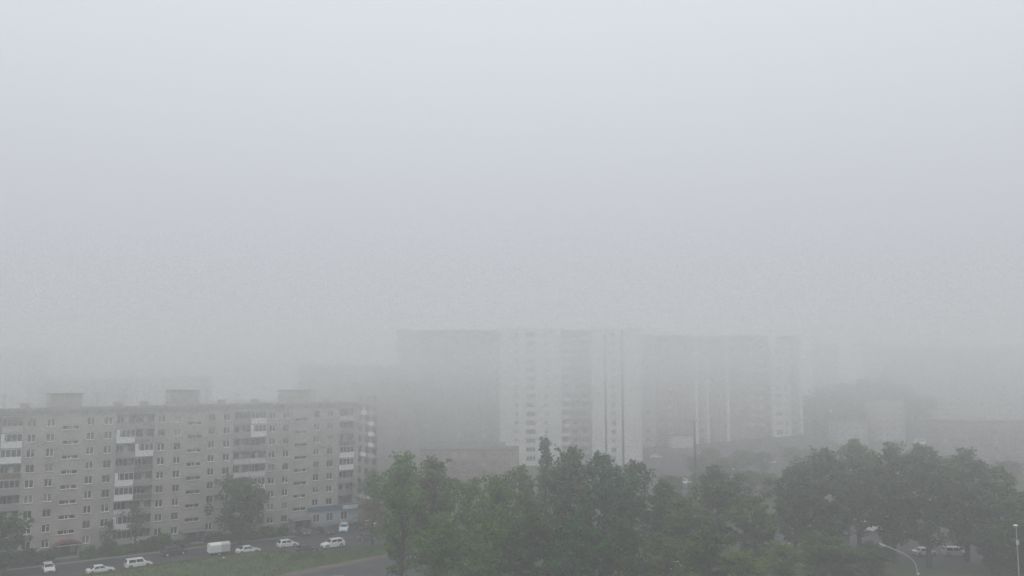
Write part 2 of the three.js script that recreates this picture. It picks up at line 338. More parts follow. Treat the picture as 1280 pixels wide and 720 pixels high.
// ------------------------------------------------------------------ other buildings
const T = {
  pale: std([0.62, 0.615, 0.59], 0.95, { map: sized(grime, 12) }),
  white: std([0.70, 0.695, 0.68], 0.9, { map: sized(grime, 12) }),
  mid: std([0.40, 0.39, 0.37], 0.95, { map: sized(grime, 12) }),
  brown: std([0.29, 0.255, 0.235], 0.95, { map: sized(streak, 9) }),
  dark: std([0.17, 0.19, 0.17], 0.95, { map: sized(streak, 9) }),
  pink: std([0.30, 0.235, 0.21], 0.95, { map: sized(streak, 9) }),
  loft: std([0.16, 0.155, 0.15], 0.9),
};
// a piece of a building: front wall with openings and the body behind it; cols: [x, width, height, sill offset, first floor, last floor]
function wing(b, x0, x1, h, z, depth, m, cols, o = {}) {
  const fh = o.fh || 2.8, base = o.base ?? 1.6, holes = [], put = [];
  for (const [x, w, hh, off = 0, from = 0, to = 99] of cols) for (let k = from; k <= to; k++) {
    const y = base + fh * k + off; if (y + hh > h - 0.5) break;
    holes.push([x - w / 2, y, x + w / 2, y + hh]); put.push([x, y, w, hh]);
  }
  const wall = wallWith(b, 'wall', x0, 0, x1, h, holes, m, 0.35, z);
  mesh('body', bx(x0, 0, z - 0.352, x1, h, z - depth), m, b);
  for (const [x, y, w, hh] of put) {
    const g = windowGeo(w, hh, w > 1.7 ? 3 : 2, false), win = mesh('window', g.pane, rnd() < 0.12 ? M.curtain : M.glass[Math.floor(rnd() * 3)], b, [x, y, z]);
    mesh('frame', g.frame, rnd() < 0.7 ? M.pvc : M.oldframe, win);
  }
  mesh('roof_edge', bx(x0, h + 0.002, z - 0.05, x1, h + 0.45, z - depth), o.edge || m, b);
  return wall;
}
function balconies(b, x0, x1, h, z, m, o = {}) {
  const fh = o.fh || 2.8, base = o.base ?? 0.9;
  for (let k = o.from || 0; k <= (o.to ?? 99); k++) {
    const y = base + fh * k; if (y + 2.2 > h) break;
    mesh('balcony_slab', bx(x0, y - 0.16, z - 0.002, x1, y, z + 1.1), M.concrete, b);
    const p = mesh('parapet', merge([bx(x0, y + 0.002, z + 1.02, x1, y + 1.05, z + 1.1), bx(x0, y + 0.002, z + 0.002, x0 + 0.07, y + 1.05, z + 1.018), bx(x1 - 0.07, y + 0.002, z + 0.002, x1, y + 1.05, z + 1.018)]), m, b);
    if (o.glaze && rnd() < o.glaze) {
      const g = mesh('glazing', bx(x0 + 0.04, y + 1.06, z + 1.03, x1 - 0.04, y + fh - 0.2, z + 1.06), M.glass[2], b), n = Math.max(2, Math.round((x1 - x0) / 0.8)), f = [];
      for (let i = 0; i <= n; i++) { const x = x0 + ((x1 - x0 - 0.08) * i) / n; f.push(bx(x, y + 1.06, z + 1.02, x + 0.08, y + fh - 0.17, z + 1.08)); }
      mesh('frame', merge(f), M.pvc, g);
    }
  }
}
{ // tower with two pale fronts and a recessed middle
  const b = thing('residential_tower', 'tall pale panel tower with recessed balcony middle, rising behind the central trees', 'tower', [-2.4, -0.2, -322.7]); b.scale.set(1.35, 1.178, 1.35);
  const h = 43.2;
  wing(b, 0, 15.6, h, 0, 16, T.pale, [[3.0, 1.2, 1.4], [7.0, 2.6, 1.5], [11.4, 1.0, 1.4]]);
  wing(b, 15.6, 24.0, h - 0.3, -2.2, 13, T.mid, [[16.9, 1.1, 1.4], [19.6, 1.5, 1.5], [22.2, 1.5, 1.5]]);
  balconies(b, 15.7, 18.0, h - 1, -2.2, T.white, { glaze: 0.15 });
  balconies(b, 20.4, 23.4, h - 1, -2.2, T.mid, { glaze: 0.4 });
  wing(b, 24.0, 27.5, h, 0.4, 15, T.pale, []);
  wing(b, 27.5, 28.1, h - 0.3, -0.9, 13, T.loft, []);
  wing(b, 28.1, 32.2, h, 0.3, 15, T.pale, [[30.0, 1.3, 1.5]]);
  wing(b, 32.2, 32.9, h - 0.3, -0.9, 13, T.loft, []);
  wing(b, 32.9, 37.8, h, 0.45, 15, T.pale, []);
  for (let k = 1; k < 15; k++) for (const [x0, x1, z] of [[0.05, 15.55, 0], [24.05, 27.45, 0.4], [28.15, 32.15, 0.3], [32.95, 37.75, 0.45]]) mesh('panel_joint', bx(x0, 0.7 + 2.8 * k, z + 0.002, x1, 0.74 + 2.8 * k, z + 0.006), M.concrete, b);
}
{ // brown tower in the far yard
  const b = thing('residential_tower', 'tall brown tower with white balcony strips and one white panelled corner', 'tower', [59.7, 0.8, -391.5]); b.scale.setScalar(1.35);
  const h = 37.2, fh = 3.02;
  wing(b, 0, 4.3, h, 0, 14, T.mid, [[1.6, 1.7, 1.6]], { fh });
  wing(b, 4.3, 17.6, h, -1.2, 13, T.brown, [[6.2, 1.3, 1.5], [9.2, 1.3, 1.5], [12.6, 1.4, 1.5], [15.4, 1.4, 1.5]], { fh });
  balconies(b, 8.6, 10.0, h, -1.2, T.pale, { fh, from: 1 });
  wing(b, 17.6, 18.5, h, 0.5, 14, T.white, [], {});
  wing(b, 18.5, 21.4, h - 0.2, -0.9, 13, T.mid, [[19.9, 1.6, 1.6]], { fh });
  wing(b, 21.4, 22.2, h, 0.4, 14, T.pale, [], {});
  wing(b, 22.2, 28.2, h - 0.2, -0.8, 13, T.brown, [[24.0, 1.3, 1.5], [26.6, 1.3, 1.5]], { fh });
  wing(b, 28.2, 29.0, h, 0.5, 14, T.white, [], {});
  wing(b, 29.0, 43.4, h, -0.9, 13, T.brown, [[31.0, 1.4, 1.5], [34.0, 1.4, 1.5], [37.2, 1.2, 1.5], [40.2, 1.2, 1.5]], { fh });
  balconies(b, 36.4, 37.7, h, -0.9, T.white, { fh, from: 2 });
  balconies(b, 39.4, 40.7, h, -0.9, T.white, { fh, from: 2 });
  wing(b, 43.4, 49.6, h - 3.6, 0.7, 14, T.white, [[45.7, 2.1, 1.6], [48.2, 0.9, 1.5]], { fh, base: 1.2 }).parent;
  wing(b, 49.6, 53.0, h, -0.6, 13, T.mid, [[51.3, 1.2, 1.5]], { fh });
  wing(b, 53.0, 53.8, h, 0.2, 14, T.white, [], {});
  mesh('shop_hall', bx(8.2, -1.0, 1.0, 15.2, 4.3, 7), T.pale, b);
  mesh('shop_hall_roof', bx(8.0, 4.302, 0.9, 15.4, 4.6, 7.2), M.roofing, b);
}
{
  const b = thing('dark_tower', 'dark green-grey tower with a pale left side wall', 'tower', [-57.6, -4.0, -429.0]), h = 39.4; b.scale.setScalar(1.5);
  wing(b, 0, 7.9, h, 0, 16, T.mid, [[2.4, 1.3, 1.4], [5.6, 1.3, 1.4]]);
  wing(b, 7.9, 34.4, h, -0.7, 15, T.dark, [[10.5, 1.4, 1.5], [14, 1.4, 1.5], [17.5, 1.4, 1.5], [21, 1.4, 1.5], [25, 1.4, 1.5], [29, 1.4, 1.5], [32.4, 1.2, 1.5]]);
  wing(b, 34.4, 36.2, h, -0.2, 15, T.pale, []);
}
{
  const P = [(475 - 640) * 228 / 1065, -0.1, -228], b = thing('apartment_block', 'mid-rise block with blank pale end wall past the end of the long block', 'apartment block', P, FA), h = 31.6;
  wing(b, 0, 12.6, h, 0, 30, T.mid, []);
  for (let k = 1; k < 11; k++) mesh('panel_joint', bx(0.05, 0.5 + 2.8 * k, 0.002, 12.55, 0.54 + 2.8 * k, 0.006), M.concrete, b);
  for (let k = 0; k < 10; k++) for (const z of [-2.2, -6.5, -11]) {
    const y = 1.1 + 2.8 * k, st = rnd();
    mesh('balcony_slab', bx(-1.1, y - 0.15, z - 1.5, -0.003, y, z + 1.5), M.concrete, b);
    mesh('parapet', bx(-1.1, y + 0.002, z - 1.5, -1.02, y + 1.05, z + 1.5), st < 0.45 ? M.white : st < 0.7 ? M.oldframe : M.concrete, b);
    mesh('window', bx(-0.05, y + 0.8, z - 1.1, -0.003, y + 2.2, z + 1.1), M.glass[1], b);
  }
  mesh('machine_room', bx(3, h + 0.5, -9, 8, h + 3.2, -4), T.mid, b);
}
function plain(name, label, x, y, z, turn, w, h, depth, m, every, o = {}) {
  const b = thing(name, label, 'building', [x, y, z], turn, o.group), cols = [];
  for (let c = every / 2; c < w - 0.8; c += every) cols.push([c, o.ww || 1.4, 1.5]);
  wing(b, 0, w, h, 0, depth, m, cols, o); return b;
}
plain('apartment_block', 'grey slab block whose roof shows above the right half of the long grey block', -103.6, -2.7, -414.4, 0, 46.2, 40.6, 18.2, T.mid, 3.3);
plain('residential_tower', 'slim pale tower half lost in fog beyond the roof of the long grey block', -253.4, -2.7, -414.4, 0, 19.6, 48.3, 18.2, T.pale, 3.4);
plain('apartment_block', 'low grey block beyond the roof hut near the arched entrance', -233.8, -2.7, -428.4, 0, 36.4, 33.9, 18.2, T.mid, 3.3);
plain('apartment_block', 'pale block behind the tallest roof hut of the long grey block', -194.6, -2.7, -434.0, 0, 36.4, 35.0, 18.2, T.pale, 3.3);
plain('low_brick_building', 'long low pinkish brick building in front of the dark tower', -42.7, 0, -281.1, 0, 45.0, 9.3, 13.7, T.pink, 3.2, { edge: M.roofing });
plain('low_brick_building', 'low brown brick building standing beyond the shade trees', 151.1, 0, -304.6, -0.12, 54.7, 16.8, 14.3, T.brown, 3.4, { edge: M.roofing });
plain('small_building', 'small pale flat-roofed building below the wooded slope', 139.5, 0, -368.1, 0, 12.3, 13.3, 11.8, T.mid, 3.1, { edge: M.roofing });
plain('small_building', 'narrow pale four-storey building beside the wooded slope', 156.9, 0, -370.7, 0, 12.1, 21.5, 11.8, T.mid, 3.1);
plain('slab_tower', 'broad pale grey slab tower fading into fog above the low brown building', 235.2, 4.3, -520.8, 0, 89.6, 44.8, 19.6, T.mid, 3.3);
plain('residential_tower', 'thin pale tower beyond the wooded slope, beside the brown tower', 194.6, 4.3, -537.6, 0, 11.2, 47.6, 14.0, T.pale, 2.7);
plain('residential_tower', 'thin pale tower beyond the wooded slope, beside the broad slab', 233.1, 5.0, -554.4, 0, 12.6, 47.6, 14.0, T.pale, 3);

// ------------------------------------------------------------------ trees and shrubs
const leafMat = (r, g, b) => { const m = new THREE.MeshPhysicalMaterial({ roughness: 1, vertexColors: true, side: THREE.DoubleSide, transmission: 0.3, thickness: 0, specularIntensity: 0.2 }); m.color.setRGB(r, g, b); return m; };
const LEAF = { green: leafMat(0.10, 0.19, 0.045), olive: leafMat(0.105, 0.155, 0.05), dark: leafMat(0.075, 0.12, 0.042), blue: leafMat(0.06, 0.135, 0.06), spring: leafMat(0.15, 0.20, 0.05), brown: leafMat(0.13, 0.105, 0.07) };
function leaves(list, p, c, r, n, size) { // n small folded leaf sprays round c
  for (let i = 0; i < n; i++) {
    const d = V(rr(-1, 1), rr(-1, 1), rr(-1, 1)); if (d.lengthSq() > 1) { i--; continue; }
    const o = V(c.x + d.x * r, c.y + d.y * r * 0.85, c.z + d.z * r), s = size * rr(0.6, 1.35);
    const a = V(rr(-1, 1), rr(-0.7, 0.7), rr(-1, 1)).normalize(), t = V(rr(-1, 1), rr(-1, 1), rr(-1, 1)).cross(a).normalize().multiplyScalar(s * 0.45), e = a.clone().multiplyScalar(s);
    const q = V(o.x + e.x, o.y + e.y - s * 0.15, o.z + e.z), l = o.clone().addScaledVector(e, 0.5).add(t), m = o.clone().addScaledVector(e, 0.5).sub(t);
    p.push(o.x, o.y, o.z, l.x, l.y, l.z, q.x, q.y, q.z, o.x, o.y, o.z, q.x, q.y, q.z, m.x, m.y, m.z);
    const k = rr(0.82, 1.18), y = rr(0.92, 1.1); for (let j = 0; j < 6; j++) list.push(k * y, k, k * rr(0.85, 1));
  }
}
function finish(p, col) {
  const g = new THREE.BufferGeometry(); g.setAttribute('position', new THREE.Float32BufferAttribute(p, 3)); g.setAttribute('color', new THREE.Float32BufferAttribute(col, 3)); g.computeVertexNormals(); return g;
}
function limb(a, b, r0, r1, sides = 5) {
  const d = b.clone().sub(a), g = new THREE.CylinderGeometry(r1, r0, d.length(), sides, 1, true);
  g.translate(0, d.length() / 2, 0); g.applyQuaternion(new THREE.Quaternion().setFromUnitVectors(V(0, 1, 0), d.normalize())); g.translate(a.x, a.y, a.z); return g;
}
function treeProto(o) { // metric: h tall, R wide
  const { h, R, limbs, clear, prof, up, size, per, gap } = o, p = [], col = [], wood = [], pts = [];
  for (let i = 0; i <= 6; i++) pts.push(V(Math.sin(i * 1.3 + h) * 0.03 * h * (i / 6), h * 0.93 * (i / 6), Math.cos(i * 1.7 + R) * 0.03 * h * (i / 6)));
  const at = (t) => { const f = Math.min(5.999, t * 6), i = Math.floor(f); return pts[i].clone().lerp(pts[i + 1], f - i); };
  const rad = (t) => 0.017 * h * (1 - 0.9 * t) + 0.03;
  const trunk = []; for (let i = 0; i < 6; i++) trunk.push(limb(pts[i], pts[i + 1], rad(i / 6), rad((i + 1) / 6), 8));
  for (let i = 0; i < limbs; i++) {
    const t = clear + (0.97 - clear) * ((i + rnd() * 0.8) / limbs), a = i * 2.399 + rr(-0.5, 0.5), root = at(t), el = up * rr(0.7, 1.25);
    const len = Math.max(0.5, R * prof((t - clear) / (1 - clear)) * rr(0.62, 1.18)) / Math.max(0.35, Math.cos(el));
    const dir = V(Math.cos(a) * Math.cos(el), Math.sin(el), Math.sin(a) * Math.cos(el)), tip = root.clone().addScaledVector(dir, len); tip.y = Math.min(tip.y, h * rr(0.93, 1.0));
    wood.push(limb(root, tip, 0.3 * rad(t) + 0.03, 0.015, 4));
    const n = Math.max(2, Math.round(len * 1.15));
    for (let k = 0; k < n; k++) {
      if (rnd() < gap) continue;
      const f = 0.32 + 0.68 * ((k + rnd()) / n), c = root.clone().lerp(tip, f).add(V(rr(-1, 1), rr(-0.6, 0.9), rr(-1, 1)).multiplyScalar(0.22 * len * f + 0.2)), r = rr(0.45, 1.1) * o.clump;
      if (rnd() < 0.5) wood.push(limb(root.clone().lerp(tip, f * 0.8), c, 0.035, 0.01, 3));
      leaves(col, p, c, r, Math.round(per * r * r), size);
    }
  }
  for (let k = 0; k < 5; k++) leaves(col, p, at(0.97).add(V(rr(-0.5, 0.5), rr(-0.5, h * 0.05), rr(-0.5, 0.5))), 0.6 * o.clump, Math.round(per * 0.4), size);
  return { crown: finish(p, col), trunk: merge(trunk.map((g) => g.toNonIndexed())), branches: merge(wood) };
}
const round = (t) => Math.sin(Math.PI * Math.min(1, 0.12 + t * 0.92)) ** 0.6, oval = (t) => (0.55 + 0.45 * Math.sin(Math.PI * Math.min(1, t * 1.25))) * (t > 0.75 ? 1 - (t - 0.75) * 2.6 : 1), cone = (t) => 1.02 - 0.95 * t;
const PROTO = {
  broad: treeProto({ h: 22, R: 4.6, limbs: 44, clear: 0.12, prof: round, up: 0.62, size: 0.5, per: 52, gap: 0.18, clump: 1.05 }),
  broad2: treeProto({ h: 22, R: 5.0, limbs: 42, clear: 0.14, prof: round, up: 0.5, size: 0.5, per: 54, gap: 0.2, clump: 1.1 }),
  loose: treeProto({ h: 22, R: 4.2, limbs: 46, clear: 0.14, prof: oval, up: 0.85, size: 0.46, per: 40, gap: 0.28, clump: 0.95 }),
  loose2: treeProto({ h: 22, R: 4.6, limbs: 40, clear: 0.12, prof: oval, up: 0.75, size: 0.46, per: 42, gap: 0.3, clump: 1.0 }),
  spire: treeProto({ h: 22, R: 3.4, limbs: 60, clear: 0.08, prof: cone, up: 0.15, size: 0.45, per: 44, gap: 0.1, clump: 0.85 }),
  dense: treeProto({ h: 12, R: 5.4, limbs: 36, clear: 0.14, prof: round, up: 0.45, size: 0.42, per: 60, gap: 0.12, clump: 1.0 }),
  thin: treeProto({ h: 9, R: 2.0, limbs: 26, clear: 0.2, prof: oval, up: 0.8, size: 0.34, per: 36, gap: 0.3, clump: 0.7 }),
};
const SIZE = { broad: [22, 5.3], broad2: [22, 5.8], loose: [22, 4.8], loose2: [22, 5.2], spire: [22, 3.8], dense: [12, 6.2], thin: [9, 2.5] };
function tree(kind, leaf, x, z, h, r, label, group, y, name = 'broadleaf_tree') {
  const t = thing(name, label, 'tree', [x, y ?? rise(x, z), z], rr(0, 6.28), group), P = PROTO[kind], [ph, pr] = SIZE[kind];
  t.scale.set(r / pr, h / ph, r / pr);
  mesh('trunk', P.trunk, M.bark, t); mesh('branches', P.branches, M.bark, t); mesh('crown', P.crown, LEAF[leaf], t); return t;
}
const G1 = 'tall trees of the central clump', G2 = 'big shade trees by the side road', G3 = 'small trees in front of the tall central clump', G4 = 'trees on the wooded slope', G5 = 'trees near the foot of the brown tower';
tree('loose', 'green', -16.7, -132, 23.4, 5.0, 'leafy tall tree at the open end of the central clump, beside the lower lane', null);
tree('broad', 'olive', -12.8, -141, 21.9, 5.2, 'tall olive tree close behind the leafy tree at the lower lane', G1);
tree('loose2', 'green', -6.6, -136, 19.0, 4.6, 'loose green tree standing before the pinkish brick building', G1);
tree('loose', 'green', -2.6, -128, 20.6, 4.6, 'airy green tree before the dark tower, among denser crowns', G1);
tree('loose2', 'olive', 1.6, -146, 19.8, 4.8, 'thin olive tree beside the bluish conifer, on the dark tower side', G1);
tree('spire', 'blue', 5.9, -153, 24.4, 4.2, 'narrow bluish conifer rising above the central clump', null);
tree('broad', 'dark', 9.5, -141, 23.6, 5.4, 'tall dark tree beside the bluish conifer, before the recessed balconies', G1);
tree('broad2', 'blue', 14.3, -136, 23.1, 6.0, 'broad blue-green tree before the blank strips of the pale tower', G1);
tree('loose2', 'dark', 20.4, -147, 20.8, 5.0, 'loose dark tree at the pale tower corner facing the brown tower', G1);
tree('broad2', 'dark', 26.8, -152, 16.6, 5.4, 'wide low tree filling the gap between pale tower and tall mast', G1);
tree('broad', 'dark', 37.6, -160, 18.3, 5.8, 'wide dark tree standing apart near the tall mast', null);
tree('loose', 'olive', 28.5, -143, 15.0, 4.6, 'shorter olive tree at the foot of the tall mast', G1);
tree('broad', 'olive', 42.2, -152, 13.7, 5.2, 'olive tree between the wide dark tree and the big shade trees', G1);
tree('loose', 'green', -9.5, -120, 15.9, 4.4, 'smaller leafy tree in front of the tall tree rows', G3);
tree('loose2', 'green', -3.7, -117, 15.5, 4.2, 'smaller leafy tree in front of the tall tree rows', G3);
tree('broad', 'dark', 2.3, -121, 16.2, 4.8, 'smaller leafy tree in front of the tall tree rows', G3);
tree('broad2', 'blue', 8.5, -119, 15.8, 5.0, 'smaller leafy tree in front of the tall tree rows', G3);
tree('broad', 'dark', 15.0, -121, 14.8, 4.8, 'smaller leafy tree in front of the tall tree rows', G3);
tree('loose2', 'olive', 20.8, -119, 13.5, 4.2, 'smaller leafy tree in front of the tall tree rows', G3);
tree('broad2', 'dark', 27.9, -124, 13.2, 4.6, 'smaller leafy tree in front of the tall tree rows', G3);
tree('loose', 'spring', 32.6, -122, 10.3, 4.0, 'smaller leafy tree in front of the tall tree rows', G3);
tree('broad2', 'dark', 52.5, -162, 18.1, 5.8, 'big shade tree before the white panelled corner of the brown tower', G2);
tree('broad', 'dark', 57.4, -160, 21.6, 6.4, 'big dark shade tree beside the wooded slope, over thin pale pole', G2);
tree('broad2', 'olive', 66.6, -167, 22.8, 6.8, 'tallest olive shade tree, in front of the small flat-roofed building', G2);
tree('broad', 'dark', 70.3, -161, 22.5, 6.2, 'big shade tree behind the pale blue kiosk', G2);
tree('broad2', 'dark', 74.4, -156, 22.7, 6.8, 'broad dark shade tree behind the curved street lamp', G2);
tree('broad', 'dark', 83.8, -161, 21.4, 6.6, 'broad dark shade tree over the white cars in the car park', G2);
tree('broad2', 'olive', 87.6, -157, 18.6, 5.8, 'olive shade tree before the low brown building, behind the straight lamp', G2);
tree('broad', 'dark', 89.9, -152, 14.9, 5.4, 'lower dark shade tree close behind the straight street lamp', G2);
tree('broad2', 'dark', 98.1, -156, 12.3, 5.6, 'dark shade tree past the straight street lamp', G2);
tree('loose', 'spring', 40.7, -132, 9.5, 4.0, 'smaller leafy tree in front of the tall tree rows', G3);
tree('broad', 'olive', 48.2, -138, 10.1, 4.6, 'smaller leafy tree in front of the tall tree rows', G3);
tree('dense', 'dark', 201.1, -420, 12.2, 9.0, 'dark tree on the wooded slope beyond the small pale buildings', G4);
tree('broad2', 'dark', 143.4, -415, 13.3, 8.4, 'dark tree on the wooded slope beyond the small pale buildings', G4);
tree('dense', 'dark', 154.5, -422, 15.7, 9.0, 'dark tree on the wooded slope beyond the small pale buildings', G4);
tree('broad2', 'dark', 162.5, -420, 17.7, 8.4, 'dark tree on the wooded slope beyond the small pale buildings', G4);
tree('broad2', 'dark', 174.0, -425, 19.7, 9.6, 'dark tree on the wooded slope beyond the small pale buildings', G4);
tree('broad2', 'dark', 184.9, -428, 20.9, 9.6, 'dark tree on the wooded slope beyond the small pale buildings', G4);
tree('dense', 'dark', 190.1, -420, 17.4, 8.4, 'dark tree on the wooded slope beyond the small pale buildings', G4);
tree('dense', 'dark', 140.1, -398, 11.3, 7.8, 'dark tree on the wooded slope beyond the small pale buildings', G4);
tree('dense', 'dark', 156.5, -395, 12.4, 8.4, 'dark tree on the wooded slope beyond the small pale buildings', G4);
tree('broad2', 'dark', 174.9, -398, 11.4, 7.8, 'dark tree on the wooded slope beyond the small pale buildings', G4);
tree('broad2', 'dark', 193.4, -412, 9.9, 8.4, 'dark tree on the wooded slope beyond the small pale buildings', G4);
tree('broad2', 'dark', 145.7, -388, 10.3, 7.199999999999999, 'dark tree on the wooded slope beyond the small pale buildings', G4);
tree('dense', 'dark', 160.9, -385, 10.2, 7.8, 'dark tree on the wooded slope beyond the small pale buildings', G4);
tree('dense', 'dark', 177.6, -390, 9.0, 7.199999999999999, 'dark tree on the wooded slope beyond the small pale buildings', G4);
tree('dense', 'olive', 61.4, -287, 7.5, 4.5, 'dim tree by the foot of the brown tower', G5);
tree('dense', 'olive', 72.9, -318, 7.5, 4.5, 'dim tree by the foot of the brown tower', G5);
tree('dense', 'olive', 69.1, -281, 7.5, 5, 'dim tree by the foot of the brown tower', G5);
tree('dense', 'olive', 81.6, -305, 7.5, 5, 'dim tree by the foot of the brown tower', G5);
tree('dense', 'olive', 86.5, -299, 7.5, 4.5, 'dim tree by the foot of the brown tower', G5);
tree('dense', 'olive', 103.0, -318, 7.5, 5, 'dim tree by the foot of the brown tower', G5);
tree('dense', 'olive', 51.4, -236, 7.5, 5, 'dim tree by the foot of the brown tower', G5);
tree('dense', 'olive', 55.7, -228, 7.5, 5, 'dim tree by the foot of the brown tower', G5);
tree('dense', 'olive', 66.2, -243, 7.5, 5.5, 'dim tree by the foot of the brown tower', G5);
tree('dense', 'olive', 70.5, -236, 7.5, 5, 'dim tree by the foot of the brown tower', G5);
tree('dense', 'olive', 42.5, -232, 7.5, 4.5, 'dim tree by the foot of the brown tower', G5);
tree('dense', 'olive', 93.3, -276, 7.5, 5.5, 'dim tree by the foot of the brown tower', G5);
tree('dense', 'olive', 111.7, -305, 7.5, 5.5, 'dim tree by the foot of the brown tower', G5);
tree('dense', 'olive', 108.6, -311, 7.5, 5, 'dim tree by the foot of the brown tower', G5);
tree('dense', 'brown', 145.5, -287, 7.5, 5.5, 'dim tree in front of the low brown building', 'trees before the low brown building');
tree('dense', 'brown', 138.2, -256, 7.5, 5.5, 'dim tree in front of the low brown building', 'trees before the low brown building');
tree('dense', 'brown', 155.2, -271, 7.5, 5, 'dim tree in front of the low brown building', 'trees before the low brown building');
{ const [x, , z] = onBlock(30.7, 7.2); tree('dense', 'dark', x, z, 13.9, 7.0, 'broad rounded tree in front of the long block, behind the white trailer', null); }
tree('dense', 'dark', -87.8, -147, 11.2, 6.8, 'round dark tree near the left balcony stack of the long block', null);
tree('dense', 'olive', -98, -150, 9, 5, 'low olive tree beyond the round dark tree beside the service road', null);
{ const [x, , z] = onBlock(11.6, 3.6); tree('thin', 'olive', x, z, 9.2, 2.6, 'slender young tree before the balcony stack beside the arched canopy', null); }
{ const [x, , z] = onBlock(7.0, 3.0); tree('thin', 'dark', x, z, 6.6, 2.0, 'small slim tree close to the wall by the arched canopy', null); }
tree('thin', 'brown', -27.5, -172, 9.5, 4.4, 'sparse brownish tree between the service road and the central clump', null);
tree('loose', 'blue', -31, -198, 12.5, 5, 'dim bluish tree at the end of the long block', null);
tree('loose2', 'dark', -23, -195, 13, 5, 'dim dark tree behind the sparse brownish tree', null);
tree('broad', 'dark', 53.3, -142, 7.1, 4.4, 'smaller dark tree under the big shade trees', 'undergrowth trees below the shade trees');
tree('broad', 'dark', 60.9, -148, 6.5, 3.6, 'smaller dark tree under the big shade trees', 'undergrowth trees below the shade trees');
tree('broad', 'dark', 83.9, -146, 10.7, 4.6, 'smaller dark tree under the big shade trees', 'undergrowth trees below the shade trees');
tree('broad', 'dark', 87.1, -144, 11.6, 4.8, 'smaller dark tree under the big shade trees', 'undergrowth trees below the shade trees');
tree('broad', 'dark', 83.5, -152, 7.6, 3.6, 'smaller dark tree under the big shade trees', 'undergrowth trees below the shade trees');


// shrubs
function shrubProto(r, h, n) { const p = [], c = [], w = []; for (let i = 0; i < n; i++) { const a = rr(0, 6.28), q = Math.sqrt(rnd()) * r * 0.8, e = V(Math.cos(a) * q, h * rr(0.35, 0.85), Math.sin(a) * q); w.push(limb(V(0, 0, 0), e, 0.03, 0.01, 3)); leaves(c, p, e, rr(0.3, 0.55), 46, 0.3); } return { crown: finish(p, c), stems: merge(w) }; }
const SHRUB = [shrubProto(1.3, 1.7, 16), shrubProto(1.0, 2.3, 15), shrubProto(1.7, 1.4, 20)];
function shrub(i, leaf, pos, s, label, group) { const t = thing('shrub', label, 'shrub', pos, rr(0, 6.28), group), P = SHRUB[i % 3]; t.scale.setScalar(s); mesh('stems', P.stems, M.bark, t); mesh('foliage', P.crown, LEAF[leaf], t); return t; }
for (let u = -30; u < 47; u += rr(1.7, 2.6)) {
  if (Math.abs(((u + 11.58 + 115.8) % SEC) - 11.58) < 2.9) continue;
  shrub(Math.floor(rnd() * 3), ['dark', 'olive', 'green', 'brown'][Math.floor(rnd() * 4)], onBlock(u, rr(1.5, 2.3)), rr(0.75, 1.25), 'leafy shrub in the bed along the foot of the long grey block', 'shrubs along the long block');
}
for (let u = -30; u < 42; u += rr(2.2, 3.6)) {
  if (Math.abs(((u + 11.58 + 115.8) % SEC) - 11.58) < 2.6) continue;
  shrub(Math.floor(rnd() * 3), ['dark', 'olive', 'green', 'dark'][Math.floor(rnd() * 4)], onBlock(u, rr(3.6, 4.6)), rr(0.9, 1.5), 'taller shrub by the pavement in front of the long block', 'shrubs by the pavement');
}
for (const [u, n, s] of [[33, 23.5, 0.55], [36, 27.5, 0.6], [33.8, 30, 0.8], [37, 31.5, 0.7], [29, 27, 0.5]]) shrub(2, 'green', onBlock(u, n, 0.45), s, 'low green bush growing on the grass bank', 'bushes on the grass bank');

// ------------------------------------------------------------------ vehicles
const paint = (r, g, b, rough = 0.3) => { const m = new THREE.MeshPhysicalMaterial({ roughness: rough, clearcoat: 0.7, clearcoatRoughness: 0.15 }); m.color.setRGB(r, g, b); return m; };
const PAINT = { white: paint(0.82, 0.82, 0.81), silver: paint(0.62, 0.65, 0.68), ice: paint(0.62, 0.72, 0.80), dark: paint(0.03, 0.032, 0.036), grey: paint(0.10, 0.105, 0.11), slate: paint(0.06, 0.065, 0.075) };
const carGlass = std([0.012, 0.014, 0.016], 0.08), lens = std([0.7, 0.72, 0.74], 0.15), tail = std([0.25, 0.02, 0.02], 0.25), plate = std([0.7, 0.7, 0.68], 0.5), trim = std([0.03, 0.03, 0.03], 0.7);
const SHAPE = { // length, width, belt height, roof height, hood end x, windscreen top x, roof rear x, glass foot rear x, nose height, tail height
  hatch: { L: 4.1, W: 1.72, belt: 0.92, H: 1.5, xa: 0.95, xb: 0.28, xc: -1.45, xd: -1.93, nose: 0.66, hood: 0.86, rear: 0.92 },
  sedan: { L: 4.5, W: 1.74, belt: 0.92, H: 1.46, xa: 1.0, xb: 0.3, xc: -0.95, xd: -1.65, nose: 0.64, hood: 0.85, rear: 0.94 },
  suv: { L: 4.6, W: 1.86, belt: 1.06, H: 1.70, xa: 1.08, xb: 0.45, xc: -1.75, xd: -2.2, nose: 0.80, hood: 1.02, rear: 1.06 },
  wagon: { L: 4.5, W: 1.75, belt: 1.0, H: 1.68, xa: 1.1, xb: 0.65, xc: -2.0, xd: -2.18, nose: 0.68, hood: 0.92, rear: 1.0 },
  van: { L: 5.2, W: 2.0, belt: 1.25, H: 2.15, xa: 1.75, xb: 1.1, xc: -2.5, xd: -2.56, nose: 0.8, hood: 1.12, rear: 1.25 },
};
function hull(b, t) { // frustum from bottom quad corners to top quad corners
  const q = [...b, ...t], f = [[0, 1, 5, 4], [1, 2, 6, 5], [2, 3, 7, 6], [3, 0, 4, 7], [4, 5, 6, 7]], p = [];
  for (const [a, c, d, e] of f) for (const i of [a, c, d, a, d, e]) p.push(...q[i]);
  const g = new THREE.BufferGeometry(); g.setAttribute('position', new THREE.Float32BufferAttribute(p, 3)); g.computeVertexNormals(); return g;
}
